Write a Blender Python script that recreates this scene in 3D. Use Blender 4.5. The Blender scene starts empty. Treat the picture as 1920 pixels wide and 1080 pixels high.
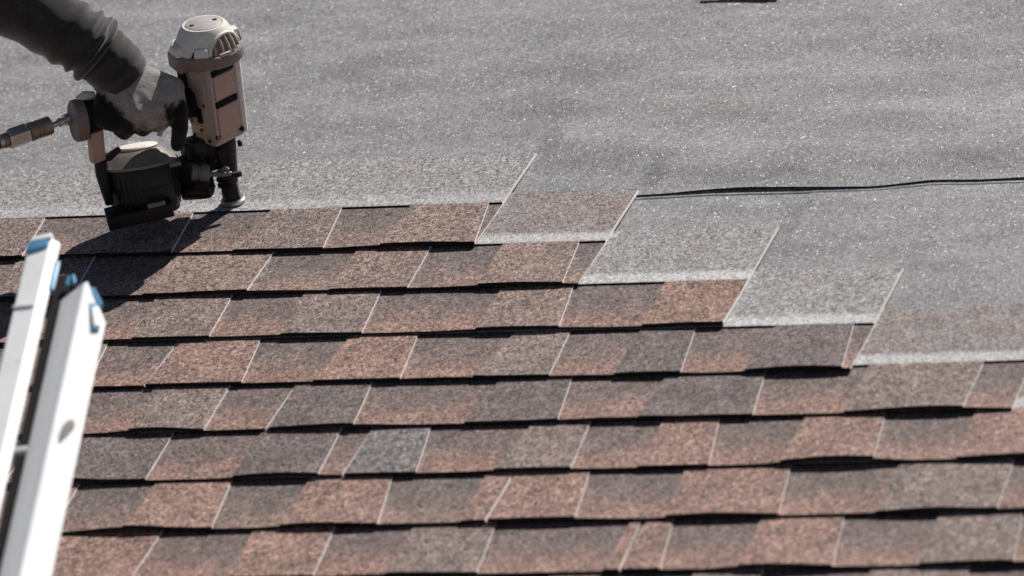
import bpy, bmesh, math, random
from mathutils import Vector, Matrix, noise

# ------------------------------------------------------------------ camera, sky, sun, exposure
SC = bpy.context.scene
COL = SC.collection
PITCH = math.radians(32.94)                       # roof slope
ROOF = Matrix.Translation((0, 0, 4.6)) @ Matrix.Rotation(PITCH, 4, 'X')   # (along, up slope, normal) -> world
CAM_POS = Vector((3.069, -7.261, 3.5493))         # in roof coordinates
CAM_RT = Vector((0.95219, 0.25641, -0.16611))     # camera right / down / forward in roof coordinates
CAM_DN = Vector((-0.03238, -0.45595, -0.88942))
CAM_FW = Vector((-0.30380, 0.85227, -0.42585))
SUN_ROOF = Vector((0.298, 0.730, 0.616)).normalized()

cam = bpy.data.cameras.new('camera')
cam.sensor_width = 36.0
cam.lens = 36.0 * 10667 / 1920
cam.clip_start = 0.1
cam.clip_end = 2000
cam.dof.use_dof = True
cam.dof.focus_distance = 8.62
cam.dof.aperture_fstop = 4.6
cam_ob = bpy.data.objects.new('camera', cam)
COL.objects.link(cam_ob)
R3 = Matrix((CAM_RT, -CAM_DN, -CAM_FW)).transposed().to_4x4()
cam_ob.matrix_world = ROOF @ (Matrix.Translation(CAM_POS) @ R3)
SC.camera = cam_ob

sun_w = (ROOF.to_3x3() @ SUN_ROOF).normalized()
world = bpy.data.worlds.new('World')
SC.world = world
world.use_nodes = True
wn = world.node_tree
sky = wn.nodes.new('ShaderNodeTexSky')
sky.sky_type = 'NISHITA'
sky.sun_disc = False
sky.sun_elevation = math.asin(sun_w.z)
sky.sun_rotation = math.atan2(sun_w.x, sun_w.y)
sky.air_density = 0.55
sky.dust_density = 0.6
sky.ozone_density = 0.6
bg = wn.nodes['Background']
bg.inputs['Strength'].default_value = 0.05
wn.links.new(sky.outputs[0], bg.inputs[0])

sl = bpy.data.lights.new('sun', 'SUN')
sl.energy = 5.0
sl.angle = math.radians(0.5)
sl.color = (1.0, 0.965, 0.92)
sun = bpy.data.objects.new('sun', sl)
COL.objects.link(sun)
sun.rotation_euler = (-sun_w).to_track_quat('-Z', 'Y').to_euler()
sun.location = sun_w * 30

SC.view_settings.view_transform = 'Standard'
SC.view_settings.look = 'None'
SC.view_settings.exposure = 0.22
SC.view_settings.gamma = 1.0
SC.view_settings.use_curve_mapping = False

RND = random.Random(7)


# ------------------------------------------------------------------ helpers
def link(o, parent=None):
    COL.objects.link(o)
    if parent is not None:
        o.parent = parent
    return o


def tag(o, label, cat, group=None, kind='thing'):
    o['label'] = label
    o['category'] = cat
    o['kind'] = kind
    if group:
        o['group'] = group


def empty(name, mat):
    o = bpy.data.objects.new(name, None)
    o.empty_display_size = 0.05
    o.matrix_world = mat
    return link(o)


def obj(name, bm, mats, parent=None, smooth=None, off=None):
    """one mesh object from a bmesh; smooth = angle in degrees for auto smooth"""
    if off is not None:
        bmesh.ops.translate(bm, verts=bm.verts, vec=-Vector(off))
    bmesh.ops.recalc_face_normals(bm, faces=bm.faces)
    me = bpy.data.meshes.new(name)
    bm.to_mesh(me)
    bm.free()
    for m in (mats if isinstance(mats, (list, tuple)) else [mats]):
        me.materials.append(m)
    if smooth is not None:
        me.shade_smooth()
        if smooth < 179:
            me.set_sharp_from_angle(angle=math.radians(smooth))
    return link(bpy.data.objects.new(name, me), parent)


def sstep(a, b, x):
    t = min(1.0, max(0.0, (x - a) / (b - a)))
    return t * t * (3 - 2 * t)


def frame_of(axis, hint=Vector((0, 0, 1))):
    a = Vector(axis).normalized()
    h = Vector(hint)
    if abs(a.dot(h.normalized())) > 0.97:
        h = Vector((1, 0, 0))
    x = (h - a * h.dot(a)).normalized()
    return x, a.cross(x).normalized(), a


def lathe(bm, base, axis, prof, seg=28, hint=Vector((0, 0, 1)), a0=0.0, a1=2 * math.pi, cap=True):
    """prof: (radius, height along axis)"""
    x, y, a = frame_of(axis, hint)
    base = Vector(base)
    full = abs(a1 - a0 - 2 * math.pi) < 1e-6
    n = seg if full else seg + 1
    rings = []
    for r, h in prof:
        if r < 1e-9:
            rings.append([bm.verts.new(base + a * h)])
            continue
        rings.append([bm.verts.new(base + a * h + (x * math.cos(a0 + (a1 - a0) * i / seg) + y * math.sin(a0 + (a1 - a0) * i / seg)) * r) for i in range(n)])
    for p, q in zip(rings, rings[1:]):
        for i in range(seg):
            j = (i + 1) % n
            if len(p) == 1 and len(q) == 1:
                continue
            if len(p) == 1:
                bm.faces.new((p[0], q[i], q[j]))
            elif len(q) == 1:
                bm.faces.new((p[i], p[j], q[0]))
            else:
                bm.faces.new((p[i], p[j], q[j], q[i]))
    if cap and full:
        for rg in (rings[0], rings[-1]):
            if len(rg) > 2:
                bm.faces.new(rg)
    return rings


def box(bm, c, size, axes=None, bev=0.0, taper=1.0):
    """box centred on c; axes three unit vectors; taper scales the +third end"""
    X, Y, Z = axes if axes else (Vector((1, 0, 0)), Vector((0, 1, 0)), Vector((0, 0, 1)))
    c = Vector(c)
    vs = []
    for sz in (-1, 1):
        k = taper if sz > 0 else 1.0
        for sx, sy in ((-1, -1), (1, -1), (1, 1), (-1, 1)):
            vs.append(bm.verts.new(c + X * (sx * size[0] / 2 * k) + Y * (sy * size[1] / 2 * k) + Z * (sz * size[2] / 2)))
    fs = [bm.faces.new([vs[i] for i in q]) for q in ((3, 2, 1, 0), (4, 5, 6, 7), (0, 1, 5, 4), (1, 2, 6, 5), (2, 3, 7, 6), (3, 0, 4, 7))]
    if bev > 0:
        es = list({e for f in fs for e in f.edges})
        bmesh.ops.bevel(bm, geom=es, offset=bev, segments=2, profile=0.6, affect='EDGES', clamp_overlap=True)


def tube(bm, pts, rads, seg=14, cap=True, wob=None):
    pts = [Vector(p) for p in pts]
    rings = []
    prev = None
    for i, p in enumerate(pts):
        t = (pts[min(i + 1, len(pts) - 1)] - pts[max(i - 1, 0)]).normalized()
        if prev is None:
            x, y, _ = frame_of(t)
        else:
            x = (prev - t * prev.dot(t)).normalized()
            y = t.cross(x)
        prev = x
        r = rads[i] if isinstance(rads, (list, tuple)) else rads
        ring = []
        for k in range(seg):
            a = 2 * math.pi * k / seg
            d = x * math.cos(a) + y * math.sin(a)
            rr = r * (1 + (wob(i, a) if wob else 0))
            ring.append(bm.verts.new(p + d * rr))
        rings.append(ring)
    for p, q in zip(rings, rings[1:]):
        for i in range(seg):
            j = (i + 1) % seg
            bm.faces.new((p[i], p[j], q[j], q[i]))
    if cap:
        bm.faces.new(rings[0][::-1])
        bm.faces.new(rings[-1])
    return rings


def smooth_path(pts, n=6):
    """Catmull-Rom through tuples of any length"""
    out = []
    P = [pts[0]] + list(pts) + [pts[-1]]
    for i in range(1, len(P) - 2):
        for k in range(n):
            t = k / n
            out.append(tuple(0.5 * ((2 * b) + (c - a) * t + (2 * a - 5 * b + 4 * c - d) * t * t + (3 * b - a - 3 * c + d) * t ** 3)
                             for a, b, c, d in zip(P[i - 1], P[i], P[i + 1], P[i + 2])))
    out.append(tuple(pts[-1]))
    return out


# ------------------------------------------------------------------ materials
class NT:
    def __init__(self, name):
        self.m = bpy.data.materials.new(name)
        self.m.use_nodes = True
        self.t = self.m.node_tree
        self.b = self.t.nodes['Principled BSDF']
        self.tc = self.t.nodes.new('ShaderNodeTexCoord')

    def n(self, typ, **kw):
        nd = self.t.nodes.new(typ)
        for k, v in kw.items():
            setattr(nd, k, v)
        return nd

    def l(self, a, b):
        self.t.links.new(a, b)

    def math(self, op, a, b=None, clamp=False):
        nd = self.n('ShaderNodeMath', operation=op, use_clamp=clamp)
        for i, v in enumerate((a, b)):
            if v is None:
                continue
            if isinstance(v, (int, float)):
                nd.inputs[i].default_value = v
            else:
                self.l(v, nd.inputs[i])
        return nd.outputs[0]

    def mix(self, f, a, b, blend='MIX'):
        nd = self.n('ShaderNodeMix', data_type='RGBA', blend_type=blend)
        for key, v in ((0, f), (6, a), (7, b)):
            if isinstance(v, (int, float)):
                nd.inputs[key].default_value = v
            elif isinstance(v, tuple):
                nd.inputs[key].default_value = (*v, 1)
            else:
                self.l(v, nd.inputs[key])
        return nd.outputs[2]

    def noise(self, vec, scale, detail=3, rough=0.55):
        nd = self.n('ShaderNodeTexNoise')
        nd.inputs['Scale'].default_value = scale
        nd.inputs['Detail'].default_value = detail
        nd.inputs['Roughness'].default_value = rough
        self.l(vec, nd.inputs['Vector'])
        return nd.outputs['Fac']

    def ramp(self, fac, stops, interp='LINEAR'):
        nd = self.n('ShaderNodeValToRGB')
        nd.color_ramp.interpolation = interp
        e = nd.color_ramp.elements
        while len(e) < len(stops):
            e.new(0.5)
        for k, (p, c) in zip(e, stops):
            k.position = p
            k.color = (*c, 1) if isinstance(c, tuple) else (c, c, c, 1)
        self.l(fac, nd.inputs[0])
        return nd.outputs['Color']

    def coords(self, scale=(1, 1, 1)):
        """object coordinates with a random shift per object"""
        oi = self.n('ShaderNodeObjectInfo')
        sh = self.math('MULTIPLY', oi.outputs['Random'], 37.0)
        cb = self.n('ShaderNodeCombineXYZ')
        self.l(sh, cb.inputs[0])
        self.l(sh, cb.inputs[2])
        ad = self.n('ShaderNodeVectorMath', operation='ADD')
        self.l(self.tc.outputs['Object'], ad.inputs[0])
        self.l(cb.outputs[0], ad.inputs[1])
        mp = self.n('ShaderNodeMapping')
        mp.inputs['Scale'].default_value = scale
        self.l(ad.outputs[0], mp.inputs['Vector'])
        return mp.outputs[0]

    def done(self, color, rough=0.7, bump=None, bdist=0.001, bstr=0.5, metal=0.0, spec=0.5):
        for k, v in (('Base Color', color), ('Roughness', rough), ('Metallic', metal), ('Specular IOR Level', spec)):
            if isinstance(v, (int, float)):
                self.b.inputs[k].default_value = v
            elif isinstance(v, tuple):
                self.b.inputs[k].default_value = (*v, 1)
            else:
                self.l(v, self.b.inputs[k])
        if bump is not None:
            bp = self.n('ShaderNodeBump')
            bp.inputs['Strength'].default_value = bstr
            bp.inputs['Distance'].default_value = bdist
            self.l(bump, bp.inputs['Height'])
            self.l(bp.outputs[0], self.b.inputs['Normal'])
        return self.m


GRAIN = 500.0


def granules(nt, vec):
    """random value per stone granule and the height field of the grains"""
    st = nt.n('ShaderNodeMapping')
    st.inputs['Scale'].default_value = (1, 0.62, 1)
    nt.l(vec, st.inputs['Vector'])
    vec = st.outputs[0]
    v = nt.n('ShaderNodeTexVoronoi', feature='F1')
    v.inputs['Scale'].default_value = GRAIN
    nt.l(vec, v.inputs['Vector'])
    v2 = nt.n('ShaderNodeTexVoronoi', feature='F1')
    v2.inputs['Scale'].default_value = GRAIN * 0.47
    nt.l(vec, v2.inputs['Vector'])
    s1 = nt.n('ShaderNodeSeparateColor')
    nt.l(v.outputs['Color'], s1.inputs[0])
    s2 = nt.n('ShaderNodeSeparateColor')
    nt.l(v2.outputs['Color'], s2.inputs[0])
    val = nt.math('ADD', nt.math('MULTIPLY', s1.outputs[0], 0.66), nt.math('MULTIPLY', s2.outputs[0], 0.34))
    hgt = nt.math('ADD', nt.math('MULTIPLY', v.outputs['Distance'], -1.0), nt.math('MULTIPLY', s1.outputs[1], 0.9))
    return val, hgt, s1.outputs[2]


def stone_ramp(nt, val, base, contrast=1.0):
    r, g, b = base
    c = contrast

    def k(f, tint=(1, 1, 1)):
        f = max(0.04, 1 + (f - 1) * c)
        return (min(0.9, r * f * tint[0]), min(0.9, g * f * tint[1]), min(0.9, b * f * tint[2]))
    return nt.ramp(val, [(0.0, k(0.18)), (0.22, k(0.42)), (0.36, k(0.80)), (0.5, k(1.0, (1.03, 1, .97))), (0.64, k(1.22, (1.04, .99, .95))), (0.80, k(1.75, (.96, 1, 1.04))), (1.0, k(2.5, (.94, 1, 1.05)))])


def mat_tab(name, base):
    nt = NT(name)
    vec = nt.coords()
    val, hgt, r3 = granules(nt, vec)
    col = stone_ramp(nt, val, base, 1.32)
    big = nt.noise(vec, 22, 4, 0.6)
    fac = nt.ramp(big, [(0.3, 0.72), (0.7, 1.22)])
    col = nt.mix(1.0, col, fac, 'MULTIPLY')
    dust = nt.ramp(nt.noise(vec, 60, 5, 0.7), [(0.62, 0.0), (0.8, 0.35)])
    col = nt.mix(dust, col, (0.36, 0.34, 0.33))
    rough = nt.ramp(r3, [(0.0, 0.75), (0.86, 0.62), (0.93, 0.3)])
    return nt.done(col, rough, hgt, 0.0012, 0.55)


def mat_backer(name, low, high):
    """exposed backing strip: shadow-band granules at its top, reddish granules towards the butt edge"""
    nt = NT(name)
    vec = nt.coords()
    val, hgt, r3 = granules(nt, vec)
    sp = nt.n('ShaderNodeSeparateXYZ')
    nt.l(nt.tc.outputs['Object'], sp.inputs[0])
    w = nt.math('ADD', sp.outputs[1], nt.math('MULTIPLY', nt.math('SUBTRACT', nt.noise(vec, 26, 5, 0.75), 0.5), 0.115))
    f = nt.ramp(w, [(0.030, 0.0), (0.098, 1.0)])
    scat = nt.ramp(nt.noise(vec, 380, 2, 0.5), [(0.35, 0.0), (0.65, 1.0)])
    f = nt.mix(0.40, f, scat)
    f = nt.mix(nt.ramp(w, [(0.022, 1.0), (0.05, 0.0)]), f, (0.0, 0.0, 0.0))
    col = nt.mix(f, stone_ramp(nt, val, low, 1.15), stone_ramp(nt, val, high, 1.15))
    fac = nt.ramp(nt.noise(vec, 18, 4, 0.6), [(0.3, 0.78), (0.7, 1.18)])
    col = nt.mix(1.0, col, fac, 'MULTIPLY')
    rough = nt.ramp(r3, [(0.0, 0.75), (0.86, 0.62), (0.93, 0.3)])
    return nt.done(col, rough, hgt, 0.0012, 0.55)


def mat_headlap(name, base, band, brown, patch=0.7, soft=0.0):
    """upper half of a shingle: plain granules and a pale dusty nailing strip along its lower edge"""
    nt = NT(name)
    vec = nt.coords()
    val, hgt, r3 = granules(nt, vec)
    col = stone_ramp(nt, val, base, 0.92)
    br = stone_ramp(nt, val, brown, 1.0)
    pm = nt.ramp(nt.noise(nt.coords((1, 1.6, 1)), 14, 4, 0.65), [(0.42, 0.0), (0.62, patch)])
    col = nt.mix(pm, col, br)
    sp = nt.n('ShaderNodeSeparateXYZ')
    nt.l(nt.tc.outputs['Object'], sp.inputs[0])
    n1 = nt.math('MULTIPLY', nt.math('SUBTRACT', nt.noise(nt.coords((1, 3.0, 1)), 40, 5, 0.75), 0.5), 0.020 + 0.03 * soft)
    w = nt.math('ADD', sp.outputs[1], n1)
    bf = nt.ramp(nt.math('MULTIPLY', w, 4.0), [(0.580, 0.0), (0.615, 0.95 - 0.35 * soft), (0.690, 0.92 - 0.4 * soft), (0.745 + 0.06 * soft, 0.0)])
    grit = nt.ramp(nt.noise(vec, 330, 3, 0.7), [(0.30, 0.45), (0.52, 1.0)])
    bf = nt.math('MULTIPLY', bf, grit)
    bandc = nt.mix(nt.ramp(val, [(0.25, 0.0), (0.75, 1.0)]), tuple(x * 0.66 for x in band), tuple(min(.85, x * 1.28) for x in band))
    col = nt.mix(bf, col, bandc)
    rough = nt.ramp(r3, [(0.0, 0.7), (0.84, 0.6), (0.93, 0.28)])
    return nt.done(col, rough, hgt, 0.0011, 0.5)


def mat_underlay():
    nt = NT('underlayment_felt')
    oc = nt.tc.outputs['Object']
    val, hgt, r3 = granules(nt, oc)
    mp = nt.n('ShaderNodeMapping')
    mp.inputs['Scale'].default_value = (1, 2.6, 1)
    mp.inputs['Rotation'].default_value = (0, 0, 0.10)
    nt.l(oc, mp.inputs['Vector'])
    st = nt.noise(mp.outputs[0], 5, 6, 0.62)
    fine = nt.noise(mp.outputs[0], 260, 2, 0.6)
    col = stone_ramp(nt, val, (0.222, 0.218, 0.220), 0.52)
    col = nt.mix(1.0, col, nt.ramp(st, [(0.28, 0.72), (0.72, 1.24)]), 'MULTIPLY')
    col = nt.mix(1.0, col, nt.ramp(fine, [(0.3, 0.88), (0.7, 1.12)]), 'MULTIPLY')
    tint = nt.ramp(nt.noise(mp.outputs[0], 2.6, 4, 0.6), [(0.55, 0.0), (0.75, 0.5)])
    col = nt.mix(tint, col, nt.mix(1.0, col, (1.0, 0.93, 0.89), 'MULTIPLY'))
    fleck = nt.ramp(r3, [(0.986, 0.0), (0.990, 1.0)])
    col = nt.mix(fleck, col, (0.78, 0.78, 0.78))
    rough = nt.ramp(r3, [(0.0, 0.66), (0.8, 0.56), (0.9, 0.28)])
    return nt.done(col, rough, hgt, 0.0010, 0.42)


def mat_plain(name, c, rough=0.5, metal=0.0, var=0.12, scale=40, bump=0.0, spec=0.5, wear=None, wear_amt=0.35):
    nt = NT(name)
    oc = nt.tc.outputs['Object']
    n1 = nt.noise(oc, scale, 5, 0.65)
    col = nt.mix(1.0, c, nt.ramp(n1, [(0.25, 1 - var), (0.75, 1 + var)]), 'MULTIPLY')
    if wear:
        wf = nt.ramp(nt.noise(oc, scale * 2.7, 6, 0.75), [(0.56, 0.0), (0.72, wear_amt)])
        col = nt.mix(wf, col, wear)
    r = nt.ramp(n1, [(0.2, max(0.05, rough - 0.1)), (0.8, min(1, rough + 0.12))])
    return nt.done(col, r, nt.noise(oc, scale * 9, 3, 0.6) if bump else None, 0.001, bump, metal, spec)


def mat_knit(name, c, c2, sheen=0.0, coat_shade=None, wave=0.25, wscale=330):
    nt = NT(name)
    oc = nt.tc.outputs['Object']
    w = nt.n('ShaderNodeTexWave', wave_type='BANDS', bands_direction='DIAGONAL')
    w.inputs['Scale'].default_value = wscale
    w.inputs['Distortion'].default_value = 3.5
    w.inputs['Detail'].default_value = 3
    nt.l(oc, w.inputs['Vector'])
    n1 = nt.noise(oc, 45, 5, 0.7)
    n2 = nt.noise(oc, 520, 2, 0.5)
    col = nt.mix(nt.ramp(n1, [(0.35, 0.0), (0.7, 1.0)]), c, c2)
    col = nt.mix(1.0, col, nt.ramp(w.outputs['Fac'], [(0.0, 1 - wave), (1.0, 1 + wave * 0.7)]), 'MULTIPLY')
    col = nt.mix(1.0, col, nt.ramp(n2, [(0.3, 0.72), (0.7, 1.25)]), 'MULTIPLY')
    stain = nt.ramp(nt.noise(oc, 70, 6, 0.75), [(0.50, 0.0), (0.68, 0.5)])
    col = nt.mix(stain, col, tuple(x * 0.35 for x in c))
    nt.b.inputs['Sheen Weight'].default_value = sheen
    nt.b.inputs['Sheen Roughness'].default_value = 0.42
    h = nt.math('ADD', nt.math('MULTIPLY', w.outputs['Fac'], 0.6), nt.math('MULTIPLY', n2, 0.8))
    if coat_shade:
        an = nt.n('ShaderNodeAttribute', attribute_name='coat_shade')
        cc = nt.mix(1.0, coat_shade, nt.ramp(n1, [(0.3, 0.7), (0.7, 1.4)]), 'MULTIPLY')
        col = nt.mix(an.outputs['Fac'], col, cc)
    return nt.done(col, 0.92, h, 0.0010, 0.5, spec=0.12)


M = {}
RED = (0.225, 0.134, 0.106)
MID = (0.176, 0.127, 0.109)
BRN = (0.196, 0.132, 0.108)
DRK = (0.117, 0.089, 0.082)
GRY = (0.138, 0.120, 0.117)
ORG = (0.222, 0.132, 0.098)
M['R'] = mat_tab('reddish_granules', RED)
M['B'] = mat_tab('red_brown_granules', BRN)
M['M'] = mat_tab('brown_granules', MID)
M['D'] = mat_tab('charcoal_brown_granules', DRK)
M['G'] = mat_tab('grey_granules', GRY)
M['O'] = mat_tab('rust_granules', ORG)
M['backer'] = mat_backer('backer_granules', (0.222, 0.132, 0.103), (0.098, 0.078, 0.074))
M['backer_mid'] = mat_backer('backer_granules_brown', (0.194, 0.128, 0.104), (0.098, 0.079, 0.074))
M['lap_grey'] = mat_headlap('headlap_grey', (0.238, 0.230, 0.228), (0.50, 0.49, 0.48), (0.235, 0.205, 0.195), 0.45)
M['lap_soft'] = mat_headlap('headlap_soft_grey', (0.240, 0.231, 0.228), (0.45, 0.44, 0.435), (0.245, 0.215, 0.203), 0.4, 1.0)
M['lap_brown'] = mat_headlap('headlap_brown', (0.198, 0.177, 0.171), (0.47, 0.46, 0.45), (0.195, 0.135, 0.115), 0.6)
M['asphalt'] = mat_plain('asphalt_edge', (0.012, 0.011, 0.011), 0.8, var=0.3, scale=200, spec=0.2)
M['sunlit_cut'] = mat_plain('sun_painted_cut_edge', (0.84, 0.81, 0.78), 0.8, var=0.18, scale=220, spec=0.2)  # black asphalt side edges coloured pale to stand for sunlight on them
M['felt'] = mat_underlay()
M['felt_edge'] = mat_plain('felt_white_lap_line', (0.85, 0.84, 0.82), 0.7, var=0.2, scale=90)
M['wood'] = mat_plain('deck_wood', (0.32, 0.22, 0.14), 0.8, var=0.25, scale=12)
M['fascia'] = mat_plain('fascia_paint', (0.5, 0.48, 0.45), 0.6)
M['ground'] = mat_plain('ground_soil', (0.16, 0.15, 0.13), 0.95, var=0.3, scale=1.5)
M['grit'] = mat_plain('pale_grit', (0.82, 0.81, 0.79), 0.5, var=0.15, scale=100)

# ------------------------------------------------------------------ the ground
bm = bmesh.new()
vs = [bm.verts.new((x, y, 0)) for x, y in ((-300, -300), (300, -300), (300, 300), (-300, 300))]
bm.faces.new(vs)
gr = obj('ground', bm, M['ground'])
gr['kind'] = 'structure'

# ------------------------------------------------------------------ the roof
roof = empty('house_roof', ROOF)
tag(roof, 'sloping house roof half covered with reddish brown laminated shingles above grey underlayment', 'roof')
U0, U1, EAVE, RIDGE = -2.4, 3.4, -3.00, 3.0

bm = bmesh.new()
box(bm, ((U0 + U1) / 2, (EAVE + RIDGE) / 2, -0.012), (U1 - U0, RIDGE - EAVE, 0.018))
obj('roof_deck', bm, M['wood'], roof)
bm = bmesh.new()
box(bm, ((U0 + U1) / 2, EAVE - 0.013, -0.085), (U1 - U0, 0.022, 0.17), bev=0.003)
obj('fascia', bm, M['fascia'], roof)
bm = bmesh.new()
rz = Matrix.Rotation(-PITCH, 3, 'X')
box(bm, ((U0 + U1) / 2, EAVE + 0.45 + 1.9 * math.sin(PITCH) * -1, -0.15 - 1.9 * math.cos(PITCH)), (U1 - U0 - 0.6, 0.15, 3.55),
    (rz @ Vector((1, 0, 0)), rz @ Vector((0, 1, 0)), rz @ Vector((0, 0, 1))))
obj('wall', bm, M['fascia'], roof)


def stair(u):
    """upper limit of the shingled part"""
    for lim, v in ((0.46, 0.31), (0.66, 0.17), (0.91, 0.03), (1.13, -0.12), (1.38, -0.26), (9, -0.40)):
        if u < lim:
            return v
    return -0.4


CRACK = [(0.40, 0.130), (0.6515, 0.1322), (0.711, 0.1344), (0.7681, 0.1386), (0.8259, 0.1391), (0.8927, 0.1352), (0.9587, 0.1331), (1.0244, 0.1311),
         (1.0717, 0.1378), (1.1111, 0.1434), (1.1765, 0.1395), (1.2486, 0.1404), (1.5, 0.139), (3.5, 0.14)]


def interp(tab, u):
    if u <= tab[0][0]:
        return tab[0][1]
    for (a, b), (c, d) in zip(tab, tab[1:]):
        if u <= c:
            return b + (d - b) * (u - a) / (c - a)
    return tab[-1][1]


LIFT = [(0.5, 0.0000), (0.64, 0.0007), (0.70, 0.0011), (0.77, 0.0032), (0.83, 0.0043), (0.90, 0.0036), (0.96, 0.0019), (1.02, 0.0010), (1.06, 0.0011),
        (1.10, 0.0022), (1.16, 0.0016), (1.20, 0.0014), (1.27, 0.0023), (1.4, 0.0013), (3.4, 0.0013)]


def wrinkle(u, v):
    d = sstep(0.0, 0.16, v - stair(u) - 0.01) * sstep(0.0, 0.16, v - stair(u + 0.05) - 0.01)
    if d <= 0:
        return 0.0
    a = noise.fractal(Vector((u * 1.5 + 3, (v - 0.10 * u) * 5.2, 1.3)), 0.8, 2.1, 4)
    b = noise.noise(Vector((u * 3.1, (v - 0.06 * u) * 13.0, 7.7)))
    c = math.sin((v - 0.05 * u) * 11.0 + 1.5 * math.sin(u * 1.7)) * 0.5
    return d * max(0.0, 0.0085 + 0.0085 * a + 0.0022 * b + 0.0042 * c)


def upper_h(u, v):
    e = interp(CRACK, u)
    return 0.0022 + wrinkle(u, v) * sstep(0.0, 0.10, v - e) + interp(LIFT, u) * math.exp(-max(0.0, v - e) / 0.035)


def lower_h(u, v):
    return 0.0006 + 0.7 * wrinkle(u, v) * sstep(0.0, 0.07, interp(CRACK, u) - v)


def sheet(name, us, vfun, hfun, nv, th, mats):
    bm = bmesh.new()
    top = [[None] * (nv + 1) for _ in us]
    for i, u in enumerate(us):
        v0, v1 = vfun(u)
        for j in range(nv + 1):
            t = (j / nv) ** 1.6 if v1 > v0 else j / nv
            v = v0 + (v1 - v0) * t
            top[i][j] = bm.verts.new((u, v, hfun(u, v) + th))
    low = [bm.verts.new((u, vfun(u)[0], hfun(u, vfun(u)[0]))) for u in us]
    for i in range(len(us) - 1):
        for j in range(nv):
            bm.faces.new((top[i][j], top[i + 1][j], top[i + 1][j + 1], top[i][j + 1]))
        f = bm.faces.new((low[i], low[i + 1], top[i + 1][0], top[i][0]))
        f.material_index = 1
    return obj(name, bm, mats, roof, smooth=50)


us = [U0 + i * 0.06 for i in range(int((-0.8 - U0) / 0.06))] + [-0.8 + i * 0.018 for i in range(int(2.3 / 0.018))] + [1.5 + i * 0.06 for i in range(32)]
up = sheet('underlayment', us, lambda u: (interp(CRACK, u), RIDGE), upper_h, 90, 0.0008, [M['felt'], M['asphalt']])
lo = sheet('underlayment', us, lambda u: (EAVE, 0.20), lower_h, 70, 0.0006, [M['felt'], M['asphalt']])
# pale lap line along the lower sheet, just below the lifted edge of the upper one
bm = bmesh.new()
prev = None
uu = [0.60 + i * 0.012 for i in range(int((2.2 - 0.60) / 0.012))]
for u in uu:
    e = interp(CRACK, u) - 1.19 * (interp(LIFT, u) + 0.0034) - 0.0036
    wd = 0.0020 + 0.0009 * noise.noise(Vector((u * 18, 2, 5)))
    h = lower_h(u, e)
    cur = [bm.verts.new((u, e - wd, h + 0.0007)), bm.verts.new((u, e - wd * 0.5, h + 0.0026)), bm.verts.new((u, e + wd, h + 0.0012)), bm.verts.new((u, e + wd, h + 0.0004))]
    if prev:
        for a in range(3):
            bm.faces.new((prev[a], cur[a], cur[a + 1], prev[a + 1]))
    prev = cur
obj('lap_line', bm, M['felt_edge'], roof)

# ---- shingles
E = 0.1445          # exposure
H = 0.337           # height of a shingle
TH_B, TH_T = 0.0027, 0.0027
BASE, RISE = 0.0032, 0.0135
SPLIT = 0.1475      # lower edge of the headlap

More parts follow.
